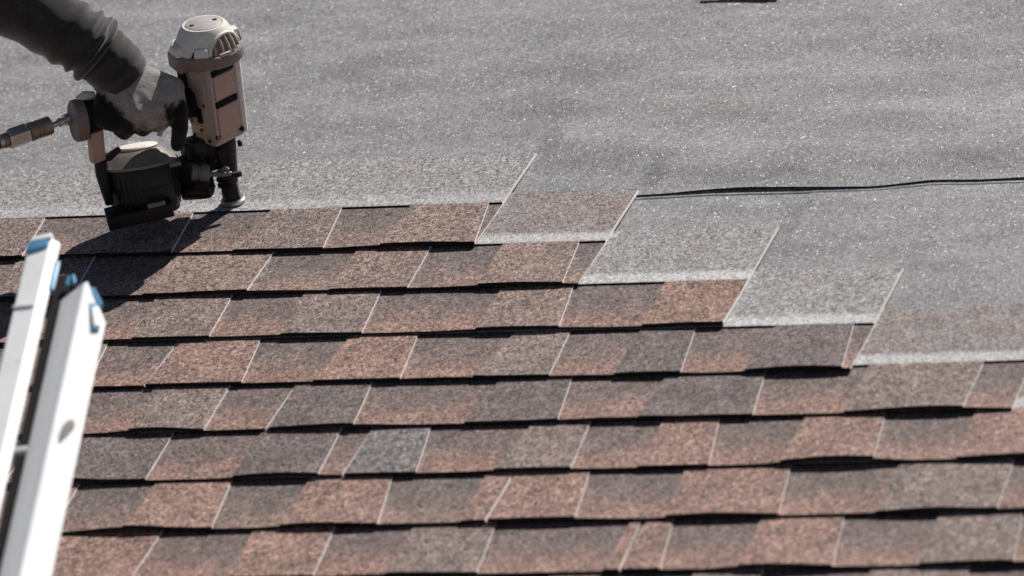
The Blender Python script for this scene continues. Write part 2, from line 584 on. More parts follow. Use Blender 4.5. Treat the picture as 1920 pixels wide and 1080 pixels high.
ROWS = {
    0: dict(v=-0.0385, s=-0.0134, end=0.454, tabs=[(-0.9, -0.9, -0.294, -0.276, 'M'), (-0.155, -0.159, -0.048, -0.031, 'M'), (0.068, 0.081, 0.195, 0.213, 'M'), (0.304, 0.307, 0.431, 0.453, 'R')]),
    1: dict(v=-0.1778, s=-0.0173, end=0.652, tabs=[(-0.9, -0.9, -0.163, -0.145, 'M'), (-0.032, -0.028, 0.129, 0.136, 'R'), (0.266, 0.264, 0.379, 0.388, 'R'), (0.497, 0.492, 0.61, 0.627, 'R')]),
    2: dict(v=-0.3221, s=-0.0121, end=0.904, tabs=[(0.0, -0.013, 0.108, 0.122, 'M'), (0.234, 0.222, 0.342, 0.359, 'M'), (0.533, 0.53, 0.639, 0.659, 'R'), (0.783, 0.779, 0.903, 0.908, 'O')]),
    3: dict(v=-0.4684, s=-0.0136, end=1.122, tabs=[(-0.18, -0.165, -0.042, -0.02, 'M'), (0.065, 0.076, 0.198, 0.219, 'R'), (0.328, 0.338, 0.441, 0.46, 'R'), (0.569, 0.59, 0.672, 0.683, 'M'), (0.779, 0.778, 0.859, 0.876, 'D'), (0.969, 0.977, 1.091, 1.109, 'D')]),
    4: dict(v=-0.6137, s=0.0026, end=1.373, tabs=[(-0.139, -0.156, -0.066, -0.041, 'M'), (0.094, 0.083, 0.199, 0.207, 'M'), (0.306, 0.299, 0.415, 0.432, 'D'), (0.594, 0.61, 0.713, 0.731, 'D'), (0.847, 0.855, 0.995, 1.01, 'D'), (1.139, 1.143, 1.305, 1.305, 'M')]),
    5: dict(v=-0.757, s=0.005, end=None, tabs=[(0.002, -0.016, 0.159, 0.166, 'D'), (0.296, 0.294, 0.411, 0.422, 'D'), (0.46, 0.452, 0.543, 0.564, 'G'), (0.676, 0.693, 0.776, 0.786, 'M'), (0.881, 0.882, 0.961, 0.98, 'R'), (1.081, 1.084, 1.195, 1.21, 'R'), (1.322, 1.322, 1.453, 1.464, 'R')]),
    6: dict(v=-0.9014, s=0.0066, end=None, tabs=[(0.011, -0.006, 0.066, 0.075, 'R'), (0.182, 0.183, 0.293, 0.311, 'R'), (0.411, 0.409, 0.528, 0.55, 'R'), (0.669, 0.664, 0.703, 0.705, 'R'), (0.706, 0.704, 0.812, 0.829, 'R'), (0.955, 0.947, 1.094, 1.11, 'R'), (1.241, 1.246, 1.401, 1.405, 'M')]),
    7: dict(v=-1.0389, s=0.003, end=None, tabs=[(0.095, 0.087, 0.236, 0.239, 'R'), (0.379, 0.37, 0.486, 0.5, 'R'), (0.602, 0.6, 0.715, 0.73, 'M'), (0.903, 0.907, 0.919, 0.926, 'R'), (0.927, 0.92, 0.963, 0.981, 'R'), (1.087, 1.086, 1.198, 1.214, 'R'), (1.329, 1.327, 1.438, 1.454, 'M')]),
}

# where a butt edge lifts off the course below: row, centre u, half width, height
BUMPS = [(0, 0.34, 0.14, 0.0036), (0, -0.20, 0.10, 0.003), (1, 0.55, 0.12, 0.003), (1, 0.12, 0.14, 0.0025), (2, 0.60, 0.16, 0.003), (2, 0.25, 0.1, 0.0015),
         (2, 0.86, 0.08, 0.002), (3, 1.05, 0.12, 0.0062), (3, 0.52, 0.10, 0.002), (3, 0.84, 0.08, 0.0022), (4, 0.13, 0.09, 0.0060), (4, 0.42, 0.12, 0.0034),
         (4, 0.80, 0.12, 0.003), (4, 1.26, 0.13, 0.0052), (5, 0.02, 0.10, 0.0060), (5, 0.36, 0.10, 0.0050), (5, 0.72, 0.12, 0.0022), (5, 1.16, 0.12, 0.0085),
         (5, 1.42, 0.12, 0.0045), (6, 0.18, 0.10, 0.0072), (6, 0.46, 0.09, 0.0048), (6, 0.78, 0.16, 0.0032), (6, 1.02, 0.10, 0.0042), (6, 1.32, 0.09, 0.0040),
         (6, 1.46, 0.1, 0.003), (7, 0.62, 0.14, 0.003), (7, 1.12, 0.10, 0.0045), (7, 1.42, 0.12, 0.0040), (7, 0.3, 0.1, 0.003)]


def lift(k, u):
    h = 0.0010 + 0.0012 * max(0.0, noise.noise(Vector((u * 5.3, k * 3.7, 0.4))) + 0.35)
    for row, c, w, a in BUMPS:
        if row == k:
            t = abs(u - c) / w
            if t < 1:
                h += 0.84 * a * (1 - t * t) ** 2
    return h


def under(k, u, v):
    """underside of a course at row coordinates (u along, v up from the butt)"""
    lf = lift(k, u) * max(0.0, 1 - v / 0.135) ** 1.6 if v < 0.135 else 0.0
    return BASE + RISE * (1 - v / H) + lf


def slab(bm, k, ua, ub, va, vb, z0, z1, nu, nv, jag=0.0, top_mat=0):
    """curved sheet piece; ua/ub give its side lines as (at v=0, slope)"""
    top, bot = [], []
    for i in range(nu + 1):
        rt, rb = [], []
        for j in range(nv + 1):
            v = va + (vb - va) * j / nv
            a = ua[0] + ua[1] * v
            b = ub[0] + ub[1] * v
            u = a + (b - a) * i / nu
            vv = v + (jag * noise.noise(Vector((u * 90, k * 5.1, 3.3))) if j == 0 else 0)
            if i in (0, nu):
                u += 0.5 * jag * noise.noise(Vector((v * 140, u * 7, 8.3)))
            w = under(k, u, v)
            rt.append(bm.verts.new((u, vv, w + z1)))
            rb.append(bm.verts.new((u, vv, w + z0)))
        top.append(rt)
        bot.append(rb)
    for i in range(nu):
        for j in range(nv):
            bm.faces.new((top[i][j], top[i + 1][j], top[i + 1][j + 1], top[i][j + 1])).material_index = top_mat
        bm.faces.new((bot[i][0], bot[i + 1][0], top[i + 1][0], top[i][0])).material_index = 1
        bm.faces.new((bot[i + 1][nv], bot[i][nv], top[i][nv], top[i + 1][nv])).material_index = 1
        for j in range(nv):
            bm.faces.new((bot[i][j], bot[i][j + 1], bot[i + 1][j + 1], bot[i + 1][j])).material_index = 1
    for j in range(nv):
        bm.faces.new((bot[0][j], top[0][j], top[0][j + 1], bot[0][j + 1])).material_index = 2
        bm.faces.new((bot[nu][j + 1], top[nu][j + 1], top[nu][j], bot[nu][j])).material_index = 2
    bmesh.ops.remove_doubles(bm, verts=bm.verts, dist=1e-6)


def shingle(k, row, a, b, tabs, lap):
    """one laminated shingle from u=a to u=b: backing strip, tabs and headlap"""
    L = b - a
    mid = (a + b) / 2
    z_in = Matrix.Translation((mid, row['v'] + row['s'] * mid - 0.0022, 0)) @ Matrix.Rotation(math.atan(row['s']), 4, 'Z')
    nu = max(4, int(L / 0.022))
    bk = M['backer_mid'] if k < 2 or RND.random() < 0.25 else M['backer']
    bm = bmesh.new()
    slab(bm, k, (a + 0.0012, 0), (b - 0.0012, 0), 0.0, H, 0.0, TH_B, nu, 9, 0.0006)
    s = obj('shingle', bm, [bk, M['asphalt'], M['sunlit_cut']], roof, off=(mid, 0, 0))
    s.matrix_local = z_in
    bm = bmesh.new()
    slab(bm, k, (a + 0.0012, 0), (b - 0.0012, 0), SPLIT, H - 0.002, TH_B, TH_B + TH_T, nu, 4, 0.0006)
    obj('headlap', bm, [M[lap], M['asphalt'], M['sunlit_cut']], s, off=(mid, 0, 0))
    for (l0, l1, r1, r0, c) in tabs:
        l0, l1, r1, r0 = (min(max(q, a + 0.0012), b - 0.0012) for q in (l0, l1, r1, r0))
        if r0 - l0 < 0.012:
            continue
        bm = bmesh.new()
        j = RND.uniform(-0.0012, 0.0006)
        slab(bm, k, (l0, (l1 - l0) / 0.15), (r0, (r1 - r0) / 0.15), j, SPLIT, TH_B, TH_B + TH_T, max(3, int((r0 - l0) / 0.02)), 6, 0.0007)
        obj('tab', bm, [M[c], M['asphalt'], M['sunlit_cut']], s, off=(mid, 0, 0))


def fill_tabs(u, end, rnd):
    out = []
    while u < end:
        g = rnd.uniform(0.09, 0.14)
        w = rnd.uniform(0.08, 0.15)
        out.append((u + g - 0.004, u + g, u + g + w - 0.012, u + g + w, rnd.choice('RRRMMD')))
        u += g + w
    return out


JOINTS = {0: [-0.545], 1: [-0.345], 2: [-0.100], 3: [0.069], 4: [0.300], 5: [-0.545, 0.457], 6: [-0.295, 0.7045], 7: [-0.075, 0.9265], 8: [0.12, 1.12]}
RIGHT = 2.3
for k in range(0, 9):
    row = dict(ROWS[k]) if k in ROWS else dict(v=-1.1830, s=0.004, end=None, tabs=fill_tabs(-0.1, 1.6, RND))
    rnd = random.Random(100 + k)
    tabs = [(*t[:4], 'B' if (t[4] == 'R' and k < 3) else t[4]) for t in row['tabs']]
    if tabs[0][0] <= -0.89:
        f = tabs[0]
        tabs[0] = (f[3] - 0.12, f[2] - 0.128, f[2], f[3], f[4])
    left = fill_tabs(-1.7, tabs[0][0] - 0.24, rnd)
    tabs = left + tabs
    end = row['end'] if row['end'] else RIGHT
    if not row['end']:
        tabs += fill_tabs(tabs[-1][3], RIGHT, rnd)
    js = sorted(JOINTS[k])
    while js[0] > -1.0:
        js.insert(0, js[0] - 1.0)
    while js[-1] < end - 1.2:
        js.append(js[-1] + 1.0)
    js = [q for q in js if q < end - 0.02] + [end]
    lap = {0: 'lap_soft', 1: 'lap_brown', 2: 'lap_grey', 3: 'lap_grey', 4: 'lap_brown'}.get(k, 'lap_brown')
    for a, b in zip(js, js[1:]):
        sel = [t for t in tabs if (t[0] + t[3]) / 2 > a and (t[0] + t[3]) / 2 < b]
        lp = lap
        if k == 2:
            lp = 'lap_grey'
        shingle(k, row, a, b, sel, lp)

# loose pale grit and slivers lying on the underlayment
bm = bmesh.new()
gr_rnd = random.Random(5)


def chip(u, v, s, ar, ang):
    h = upper_h(u, v) + 0.0008 if v > interp(CRACK, u) else lower_h(u, v) + 0.0006
    ca, sa = math.cos(ang), math.sin(ang)
    top = []
    bot = []
    for x, y in ((-1, -1), (1, -0.8), (0.8, 1), (-1, 0.9)):
        px, py = x * s * ar, y * s
        t = 0.35 * s
        top.append(bm.verts.new((u + ca * px - sa * py, v + sa * px + ca * py, h + t + 0.3 * s * y)))
        bot.append(bm.verts.new((u + ca * px - sa * py, v + sa * px + ca * py, h)))
    bm.faces.new(top)
    for i in range(4):
        j = (i + 1) % 4
        bm.faces.new((bot[i], bot[j], top[j], top[i]))


n = 0
while n < 1700:
    u, v = gr_rnd.uniform(-0.9, 1.9), gr_rnd.uniform(-0.4, 1.15)
    if v < stair(u) + 0.012 or v < stair(u - 0.0) + 0.012 or v < stair(u + 0.02) - 0.0:
        continue
    chip(u, v, gr_rnd.uniform(0.0004, 0.0010) * (2.0 if gr_rnd.random() < 0.04 else 1), gr_rnd.uniform(1, 2), gr_rnd.uniform(0, 6.28))
    n += 1
for u, v, s, ar, ang in ((0.879, 0.299, 0.0010, 6, 0.9), (0.882, 0.301, 0.0008, 4, 2.6), (0.659, 0.80, 0.0012, 4, 0.7), (0.727, 0.489, 0.0011, 4, 0.9), (0.827, 0.415, 0.0013, 2, 0.4),
                         (0.472, 0.322, 0.0010, 3, 0.3), (0.172, 0.326, 0.0012, 2, 0.2), (1.145, -0.02, 0.0011, 3, 0.4), (-0.2, 0.72, 0.0016, 3, 0.2)):
    chip(u, v, s, ar, ang)
g = obj('loose_grit', bm, M['grit'])
g.matrix_world = ROOF
g['kind'] = 'stuff'

# a loose shingle lying higher up the slope
lsh = empty('loose_shingle', ROOF @ Matrix.Translation((0.66, 0.811, upper_h(0.66, 0.85) + 0.001)) @ Matrix.Rotation(-0.06, 4, 'Z'))
tag(lsh, 'reddish brown loose shingle lying flat on the grey underlayment high up the slope', 'shingle')
bm = bmesh.new()
box(bm, (0, 0.09, 0.0012), (0.13, 0.18, 0.0024), bev=0.0008)
obj('backing_strip', bm, [M['R']], lsh)
bm = bmesh.new()
box(bm, (0.01, 0.045, 0.0036), (0.085, 0.088, 0.0024), bev=0.0008)
obj('tab', bm, [M['M']], lsh)

# ------------------------------------------------------------------ nail gun, arm and hose share one working frame
FOOT = Vector((0.0097, 0.1368, 0.0135))
XD = Vector((0.94195, 0.33576, 0))
YD = Vector((-0.33576, 0.94195, 0))
GUN = ROOF @ Matrix.Translation(FOOT) @ Matrix((XD, YD, Vector((0, 0, 1)))).transposed().to_4x4()
Q = 1 / 1220.4           # one drawing unit in metres


def G(x, y, dep=0.0):
    """side-elevation drawing of the tool (units of Q) with its depth -> tool frame"""
    a, b = x - 437 + 0.0782 * dep, y - 384 + 0.4186 * dep
    det = 0.983 * -0.8894 - (-0.1661) * (-0.1836)
    X = (a * -0.8894 - (-0.1661) * b) / det
    Z = (0.983 * b - (-0.1836) * a) / det
    return Vector((X, dep, Z)) * Q


def V(x, y, z):
    return Vector((x, y, z)) * Q


M['tan'] = mat_plain('tan_magnesium', (0.40, 0.322, 0.285), 0.5, var=0.14, scale=60, wear=(0.10, 0.075, 0.065), wear_amt=0.75)
M['copper'] = mat_plain('copper_panel', (0.50, 0.315, 0.255), 0.45, var=0.08, scale=50, wear=(0.16, 0.10, 0.08), wear_amt=0.5)
M['cream'] = mat_plain('cream_casting', (0.70, 0.66, 0.60), 0.45, var=0.08, scale=50, wear=(0.25, 0.20, 0.16), wear_amt=0.55)
M['band'] = mat_plain('brown_band', (0.19, 0.15, 0.132), 0.55, var=0.15, scale=60, wear=(0.05, 0.04, 0.04), wear_amt=0.5)
M['plate'] = mat_plain('grey_plate', (0.36, 0.34, 0.325), 0.5, var=0.1, scale=80)
M['black'] = mat_plain('black_steel', (0.008, 0.0075, 0.0075), 0.5, var=0.3, scale=60, spec=0.3, wear=(0.06, 0.055, 0.05), wear_amt=0.3)
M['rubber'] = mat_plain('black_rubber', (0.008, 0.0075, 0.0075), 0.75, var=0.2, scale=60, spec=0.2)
M['plastic'] = mat_plain('dark_canister', (0.013, 0.012, 0.0115), 0.5, var=0.2, scale=60, spec=0.35, wear=(0.12, 0.10, 0.09), wear_amt=0.3)
M['lid'] = mat_plain('smoky_lid', (0.185, 0.155, 0.138), 0.45, var=0.2, scale=60, wear=(0.08, 0.07, 0.06), wear_amt=0.4)
M['steel'] = mat_plain('worn_steel', (0.55, 0.53, 0.50), 0.32, metal=0.85, var=0.15, scale=90)
M['knob'] = mat_plain('grey_knob', (0.14, 0.135, 0.13), 0.5, var=0.15, scale=90)
M['brass'] = mat_plain('worn_brass', (0.30, 0.22, 0.165), 0.4, metal=0.6, var=0.2, scale=120, wear=(0.1, 0.07, 0.05), wear_amt=0.6)
M['hose'] = mat_plain('hose_rubber', (0.045, 0.04, 0.038), 0.55, var=0.2, scale=90)

gun = empty('nail_gun', GUN)
tag(gun, 'worn tan and black coil roofing nailer standing on its nose on the shingles', 'nail gun')
AX = lambda z: 1.5 + 0.06 * (z - 150)
TILT = Vector((0.06, 0, 1)).normalized()
e1 = Vector((-0.61, 0.79, 0))     # front edge -> left edge
e2 = Vector((0.79, 0.61, 0))      # front edge -> right edge

# housing
bm = bmesh.new()
box(bm, V(AX(222), 0, 222), (72 * Q, 72 * Q, 166 * Q), (e1, e2, TILT), bev=7 * Q, taper=1.12)
hs = obj('housing', bm, M['tan'], gun, smooth=35)


def face_pt(side, s, z, out=0.0):
    """point on a housing face: side 'R' (right face) or 'L', s -1..1 across it"""
    k = (36 + 4.3 * (z - 139) / 156) + out
    c = V(AX(z), 0, z)
    return c + ((-e1 * k + e2 * s * 36) if side == 'R' else (-e2 * k + e1 * s * 36)) * Q


def panel(name, side, s0, s1, z0, z1, th, mat, parent=hs, bev=1.6, out=0.0):
    bm = bmesh.new()
    c = face_pt(side, (s0 + s1) / 2, (z0 + z1) / 2, out)
    nrm, tan = (-e1, e2) if side == 'R' else (-e2, e1)
    box(bm, c, ((s1 - s0) * 36 * Q, (z1 - z0) * Q, th * Q), (tan, TILT, nrm), bev=bev * Q)
    return obj(name, bm, mat, parent, smooth=40)


panel('grip_panel', 'R', -0.70, 0.62, 231, 277, 5, M['copper'])
panel('grip_panel', 'R', -0.70, 0.66, 157, 214, 5, M['copper'])
panel('vent_slot', 'R', -0.82, 0.62, 280, 291, 9, M['rubber'])
panel('vent_slot', 'R', -0.78, 0.66, 216, 227, 9, M['rubber'])
panel('edge_rib', 'R', -0.98, -0.80, 149, 291, 6, M['tan'])
panel('side_plate', 'L', -0.25, 0.75, 150, 178, 4, M['copper'])
panel('trigger_guard_plate', 'L', 0.62, 1.12, 208, 288, 16, M['rubber'])
panel('side_block', 'L', -0.75, 0.30, 220, 290, 4, M['tan'], bev=3)
panel('valve_cover', 'L', -0.20, 0.95, 183, 214, 7, M['rubber'], bev=3)
bm = bmesh.new()
lathe(bm, face_pt('L', 0.36, 191, 3), -e2, [(9 * Q, 0), (9 * Q, 7 * Q), (6 * Q, 7.5 * Q), (5 * Q, 3 * Q), (0, 3 * Q)], 18)
obj('screw_ring', bm, M['plate'], hs, smooth=35)
bm = bmesh.new()
tube(bm, [face_pt('R', 1.0, z, -6) for z in (144, 190, 240, 296)], [8 * Q, 8.5 * Q, 9 * Q, 9 * Q], 12)
obj('corner_rail', bm, M['cream'], hs, smooth=60)

# cylinder cap
cz = 302
ca = V(AX(cz), 0, cz)
bm = bmesh.new()
lathe(bm, ca, TILT, [(50 * Q, -6 * Q), (65 * Q, -2 * Q), (67 * Q, 1 * Q), (67 * Q, 18 * Q), (64.5 * Q, 21.5 * Q), (58 * Q, 22.5 * Q)], 40)
band = obj('cap_band', bm, M['band'], gun, smooth=35)
bm = bmesh.new()
lathe(bm, ca, TILT, [(55 * Q, 20 * Q), (62 * Q, 22.2 * Q), (60 * Q, 28 * Q), (56 * Q, 38 * Q), (51 * Q, 50 * Q), (46 * Q, 59 * Q), (42.5 * Q, 64.5 * Q), (39.5 * Q, 67.5 * Q), (36 * Q, 67.8 * Q), (35 * Q, 65.5 * Q), (0, 65.5 * Q)], 44)
cap = obj('cylinder_cap', bm, M['cream'], gun, smooth=40)
bm = bmesh.new()
lathe(bm, ca, TILT, [(0, 65.7 * Q), (34 * Q, 65.7 * Q), (34.2 * Q, 68.0 * Q), (32.5 * Q, 69 * Q), (0, 69.4 * Q)], 40)
plate = obj('exhaust_plate', bm, M['plate'], cap, smooth=30)
for ang in (0.35, 0.35 + math.pi):
    bm = bmesh.new()
    p = ca + TILT * 69.1 * Q + Vector((math.cos(ang), math.sin(ang), -0.06 * math.cos(ang))) * 23 * Q
    lathe(bm, p, TILT, [(0, 0.6 * Q), (4.4 * Q, 0.6 * Q), (4.4 * Q, -1 * Q)], 14)
    obj('screw_hole', bm, M['rubber'], cap)


def on_cap(az, z, out=0.0):
    """point on the dome: az from +X towards the viewer (-Y), z above the band base"""
    prof = [(20, 62), (28, 60), (38, 56), (50, 51), (59, 46), (65, 42)]
    r = interp(prof, z) + out
    return ca + TILT * z * Q + Vector((math.cos(az), -math.sin(az), 0)) * r * Q


# vent window with its ribs
bm = bmesh.new()
cols = []
for i in range(9):
    az = math.radians(14 + 66 * i / 8)
    zt = 53 - 11 * abs(i / 8 - 0.5) ** 2 * 4
    cols.append([[bm.verts.new(on_cap(az, z, o)) for z in (22.5, 22.5 + (zt - 22.5) * 0.5, zt)] for o in (-3, 1.2)])
for a, b in zip(cols, cols[1:]):
    for j in range(2):
        bm.faces.new((a[1][j], b[1][j], b[1][j + 1], a[1][j + 1]))
        bm.faces.new((a[0][j], a[0][j + 1], b[0][j + 1], b[0][j]))
    bm.faces.new((a[1][2], b[1][2], b[0][2], a[0][2]))
    bm.faces.new((a[0][0], b[0][0], b[1][0], a[1][0]))
for e in (cols[0], cols[-1]):
    for j in range(2):
        bm.faces.new((e[0][j], e[1][j], e[1][j + 1], e[0][j + 1]))
obj('vent', bm, M['band'], cap)
for i in range(5):
    az = math.radians(20 + 54 * i / 4)
    bm = bmesh.new()
    zt = 51 - 9 * abs((az - math.radians(47)) / math.radians(33)) ** 2
    tube(bm, [on_cap(az, 23, 1.5), on_cap(az, 37, 2.2), on_cap(az, zt, 1.0)], [3.0 * Q, 3.0 * Q, 2.4 * Q], 8)
    obj('vent_rib', bm, M['tan'], cap, smooth=60)
bm = bmesh.new()
pts = []
for i in range(13):
    a = math.pi * i / 12
    pts.append(on_cap(math.radians(47 - 38 * math.cos(a)), 24 + 31 * math.sin(a), 1.2))
tube(bm, pts, 3.2 * Q, 8)
obj('vent_arch', bm, M['cream'], cap, smooth=60)
# bolt bosses and bolts round the cap
for az, m in ((185, 'cream'), (100, 'cream'), (-20, 'cream'), (-95, 'cream')):
    a = math.radians(az)
    d = Vector((math.cos(a), -math.sin(a), 0))
    bm = bmesh.new()
    box(bm, ca + TILT * 30 * Q + d * 54 * Q, (26 * Q, 34 * Q, 24 * Q), (d, TILT.cross(d), TILT), bev=6 * Q, taper=0.72)
    bo = obj('bolt_boss', bm, M[m], cap, smooth=45)
for az, w_, z0_, z1_, m in ((158, 54, -4, 26, 'band'), (158, 46, 26, 42, 'cream'), (60, 26, 19, 26, 'tan'), (95, 60, 19, 25, 'band')):
    a = math.radians(az)
    d = Vector((math.cos(a), -math.sin(a), 0))
    bm = bmesh.new()
    box(bm, ca + TILT * (z0_ + z1_) / 2 * Q + d * 54 * Q, (32 * Q, w_ * Q, (z1_ - z0_) * Q), (d, TILT.cross(d), TILT), bev=4 * Q, taper=0.98 if m != 'cream' else 0.66)
    obj('cap_lug', bm, M[m], cap, smooth=45)
for az in (112, 6):
    a = math.radians(az)
    d = Vector((math.cos(a), -math.sin(a), 0))
    bm = bmesh.new()
    lathe(bm, ca + TILT * 24 * Q + d * 60 * Q, TILT, [(6 * Q, 0), (6 * Q, 6 * Q), (4 * Q, 6.2 * Q), (4 * Q, 11 * Q), (0, 11.5 * Q)], 8)
    obj('bolt', bm, M['black'], cap, smooth=30)

# nose assembly
bm = bmesh.new()
box(bm, V(AX(140) - 32, 2, 113), (84 * Q, 44 * Q, 66 * Q), (Vector((.96, .28, 0)), Vector((-.28, .96, 0)), Vector((0, 0, 1))), bev=5 * Q)
nb = obj('nose_block', bm, M['black'], gun, smooth=35)
bm = bmesh.new()
tube(bm, [G(424, 262, 0), G(426, 285, 0), G(428, 312, 0), G(430, 335, 0), G(433, 352, 0)], [21 * Q, 20 * Q, 19 * Q, 18 * Q, 15 * Q], 16)
ng = obj('nose_guide', bm, M['black'], gun, smooth=40)
bm = bmesh.new()
lathe(bm, V(0, 0, 0), Vector((0, 0, 1)), [(17 * Q, 0.5 * Q), (21 * Q, 2 * Q), (22 * Q, 9 * Q), (19 * Q, 12 * Q), (17 * Q, 12 * Q), (16 * Q, 34 * Q), (12 * Q, 40 * Q)], 24)
foot = obj('contact_foot', bm, M['black'], gun, smooth=35)
bm = bmesh.new()
lathe(bm, V(2, 0, 3.5), Vector((0, 0, 1)), [(19 * Q, 0), (23.2 * Q, 1.2 * Q), (24 * Q, 6.5 * Q), (21 * Q, 9.5 * Q), (17 * Q, 9.6 * Q)], 24)
obj('foot_ring', bm, M['steel'], foot, smooth=35)
bm = bmesh.new()
tube(bm, [G(446, 346, -6), G(449, 362, -8), G(452, 372, -8)], 3.2 * Q, 8)
obj('foot_spring', bm, M['steel'], foot, smooth=60)
bm = bmesh.new()
lathe(bm, G(364, 326, -50), G(397, 328, -50) - G(364, 326, -50), [(13 * Q, 0), (15.5 * Q, 2 * Q), (15.5 * Q, 12 * Q), (13.5 * Q, 13 * Q), (13.5 * Q, 16 * Q), (15.5 * Q, 17 * Q), (15.5 * Q, 32 * Q), (12 * Q, 34 * Q), (0, 34 * Q)], 20)
obj('depth_knob', bm, M['knob'], gun, smooth=35)
bm = bmesh.new()
tube(bm, [G(396, 330, -50), G(415, 330, -42), G(436, 328, -30)], 5 * Q, 10)
obj('adjusting_rod', bm, M['knob'], gun, smooth=60)
bm = bmesh.new()
tube(bm, [G(434, 331, -30), G(446, 330, -28), G(455, 328, -26)], [5.5 * Q, 6.5 * Q, 5.5 * Q], 10)
obj('rod_tip', bm, M['black'], gun, smooth=60)
for px, py, dp, r, L in ((399, 300, -26, 3.6, 6), (442, 272, -4, 4.5, 14), (453, 266, 4, 4.5, 10)):
    bm = bmesh.new()
    lathe(bm, G(px, py + L, dp), Vector((0, 0, 1)), [(r * Q, 0), (r * Q, L * Q), (r * 0.6 * Q, (L + 1.5) * Q), (0, (L + 2) * Q)], 10)
    obj('hex_bolt', bm, M['black'], gun, smooth=30)

for s_, z_ in ((-0.9, 160), (0.70, 154)):
    bm = bmesh.new()
    lathe(bm, face_pt('R', s_, z_, 1.5), -e1, [(5 * Q, 0), (5 * Q, 3.5 * Q), (3.2 * Q, 4.2 * Q), (2.4 * Q, 2.6 * Q), (0, 2.6 * Q)], 12)
    obj('panel_screw', bm, M['black'], hs, smooth=35)
for s_, z_ in ((-0.05, 170), (0.62, 156), (-0.62, 152), (-0.6, 224)):
    bm = bmesh.new()
    lathe(bm, face_pt('L', s_, z_, 2), -e2, [(3.4 * Q, 0), (3.4 * Q, 2.2 * Q), (0, 2.6 * Q)], 10)
    obj('panel_screw', bm, M['black'], hs, smooth=35)
bm = bmesh.new()
box(bm, G(424, 310, -18), (18 * Q, 6 * Q, 62 * Q), (Vector((.96, .28, 0)), Vector((-.28, .96, 0)), Vector((0, 0, 1))), bev=2 * Q)
obj('nose_door', bm, M['black'], ng, smooth=35)
for z_ in (40, 52, 64):
    bm = bmesh.new()
    lathe(bm, V(-2, 0, z_), Vector((0, 0, 1)), [(17 * Q, 0), (19.5 * Q, 1 * Q), (19.5 * Q, 4 * Q), (17 * Q, 5 * Q)], 18)
    obj('nose_collar', bm, M['black'], ng, smooth=35)
for px, py in ((408, 305), (424, 318), (404, 352), (384, 300), (374, 352)):
    bm = bmesh.new()
    lathe(bm, G(px, py, -42), Vector((0.3, -0.95, 0.1)), [(4 * Q, -8 * Q), (4 * Q, 1 * Q), (2.5 * Q, 2 * Q), (0, 2 * Q)], 10)
    obj('nose_screw', bm, M['black'], gun, smooth=35)
bm = bmesh.new()
tube(bm, [G(420, 322, -40), G(424, 318, -42), G(432, 322, -40)], 4.5 * Q, 8)
obj('latch_lever', bm, M['knob'], gun, smooth=50)

# feeder between nose and magazine
bm = bmesh.new()
box(bm, G(369, 334, -18), (62 * Q, 44 * Q, 82 * Q), (Vector((.96, -.28, 0)), Vector((.28, .96, 0)), Vector((0, 0, 1))), bev=13 * Q)
fd = obj('feeder', bm, M['black'], gun, smooth=35)
bm = bmesh.new()
lathe(bm, G(348, 364, -34), G(393, 362, -34) - G(348, 364, -34), [(9 * Q, 0), (11.5 * Q, 3 * Q), (11.5 * Q, 38 * Q), (8 * Q, 44 * Q), (0, 46 * Q)], 16)
obj('feed_piston', bm, M['black'], gun, smooth=40)
bm = bmesh.new()
box(bm, G(372, 282, -16), (34 * Q, 30 * Q, 40 * Q), (e1, e2, Vector((0, 0, 1))), bev=4 * Q)
obj('feed_bracket', bm, M['black'], gun, smooth=35)

# coil magazine, tipped back a little
MAX = Vector((0.03, 0.27, 0.96)).normalized()
mc = G(279, 385, -40)
bm = bmesh.new()
lathe(bm, mc, MAX, [(50 * Q, -20 * Q), (60 * Q, -16 * Q), (63.5 * Q, -4 * Q), (65 * Q, -2 * Q), (66 * Q, 12 * Q), (66.5 * Q, 13 * Q), (67 * Q, 34 * Q), (68.2 * Q, 35 * Q), (68.2 * Q, 37 * Q), (67.2 * Q, 38 * Q), (68.5 * Q, 72 * Q), (66 * Q, 76 * Q)], 44)
mg = obj('magazine', bm, M['plastic'], gun, smooth=35)
bm = bmesh.new()
lathe(bm, mc, MAX, [(66 * Q, 74.2 * Q), (71.5 * Q, 75 * Q), (72 * Q, 80 * Q), (67 * Q, 84 * Q), (56 * Q, 95 * Q), (43 * Q, 105 * Q), (38 * Q, 107 * Q), (0, 107 * Q)], 44)
ld = obj('magazine_lid', bm, M['lid'], gun, smooth=30)
bm = bmesh.new()
lathe(bm, mc + MAX * 107.2 * Q, MAX, [(37 * Q, 0), (39 * Q, 2.5 * Q), (37 * Q, 5 * Q), (20 * Q, 7 * Q), (0, 7.5 * Q)], 32)
obj('lid_knob', bm, M['cream'], ld, smooth=30)
for i in range(12):
    a = -2.35 + i * 0.165 + (0.9 if i > 5 else 0)
    x, y, _ = frame_of(MAX, Vector((1, 0, 0)))
    d = x * math.cos(a) + y * math.sin(a)
    bm = bmesh.new()
    box(bm, mc + d * 67.4 * Q + MAX * 24 * Q, (3.2 * Q, 2.4 * Q, 20 * Q), (MAX.cross(d), d, MAX), bev=0.8 * Q)
    obj('magazine_rib', bm, M['plastic'], mg)
    bm = bmesh.new()
    box(bm, mc + d * 68.6 * Q + MAX * 52 * Q, (2.8 * Q, 2.2 * Q, 24 * Q), (MAX.cross(d), d, MAX), bev=0.8 * Q)
    obj('magazine_rib', bm, M['plastic'], mg)
bm = bmesh.new()
hx = Vector((0.985, 0.10, 0)).normalized()
hy = Vector((-0.10, 0.985, 0)).normalized()
box(bm, G(269, 401, -100), (124 * Q, 54 * Q, 26 * Q), (hx, hy, Vector((0, 0, 1))), bev=3 * Q)
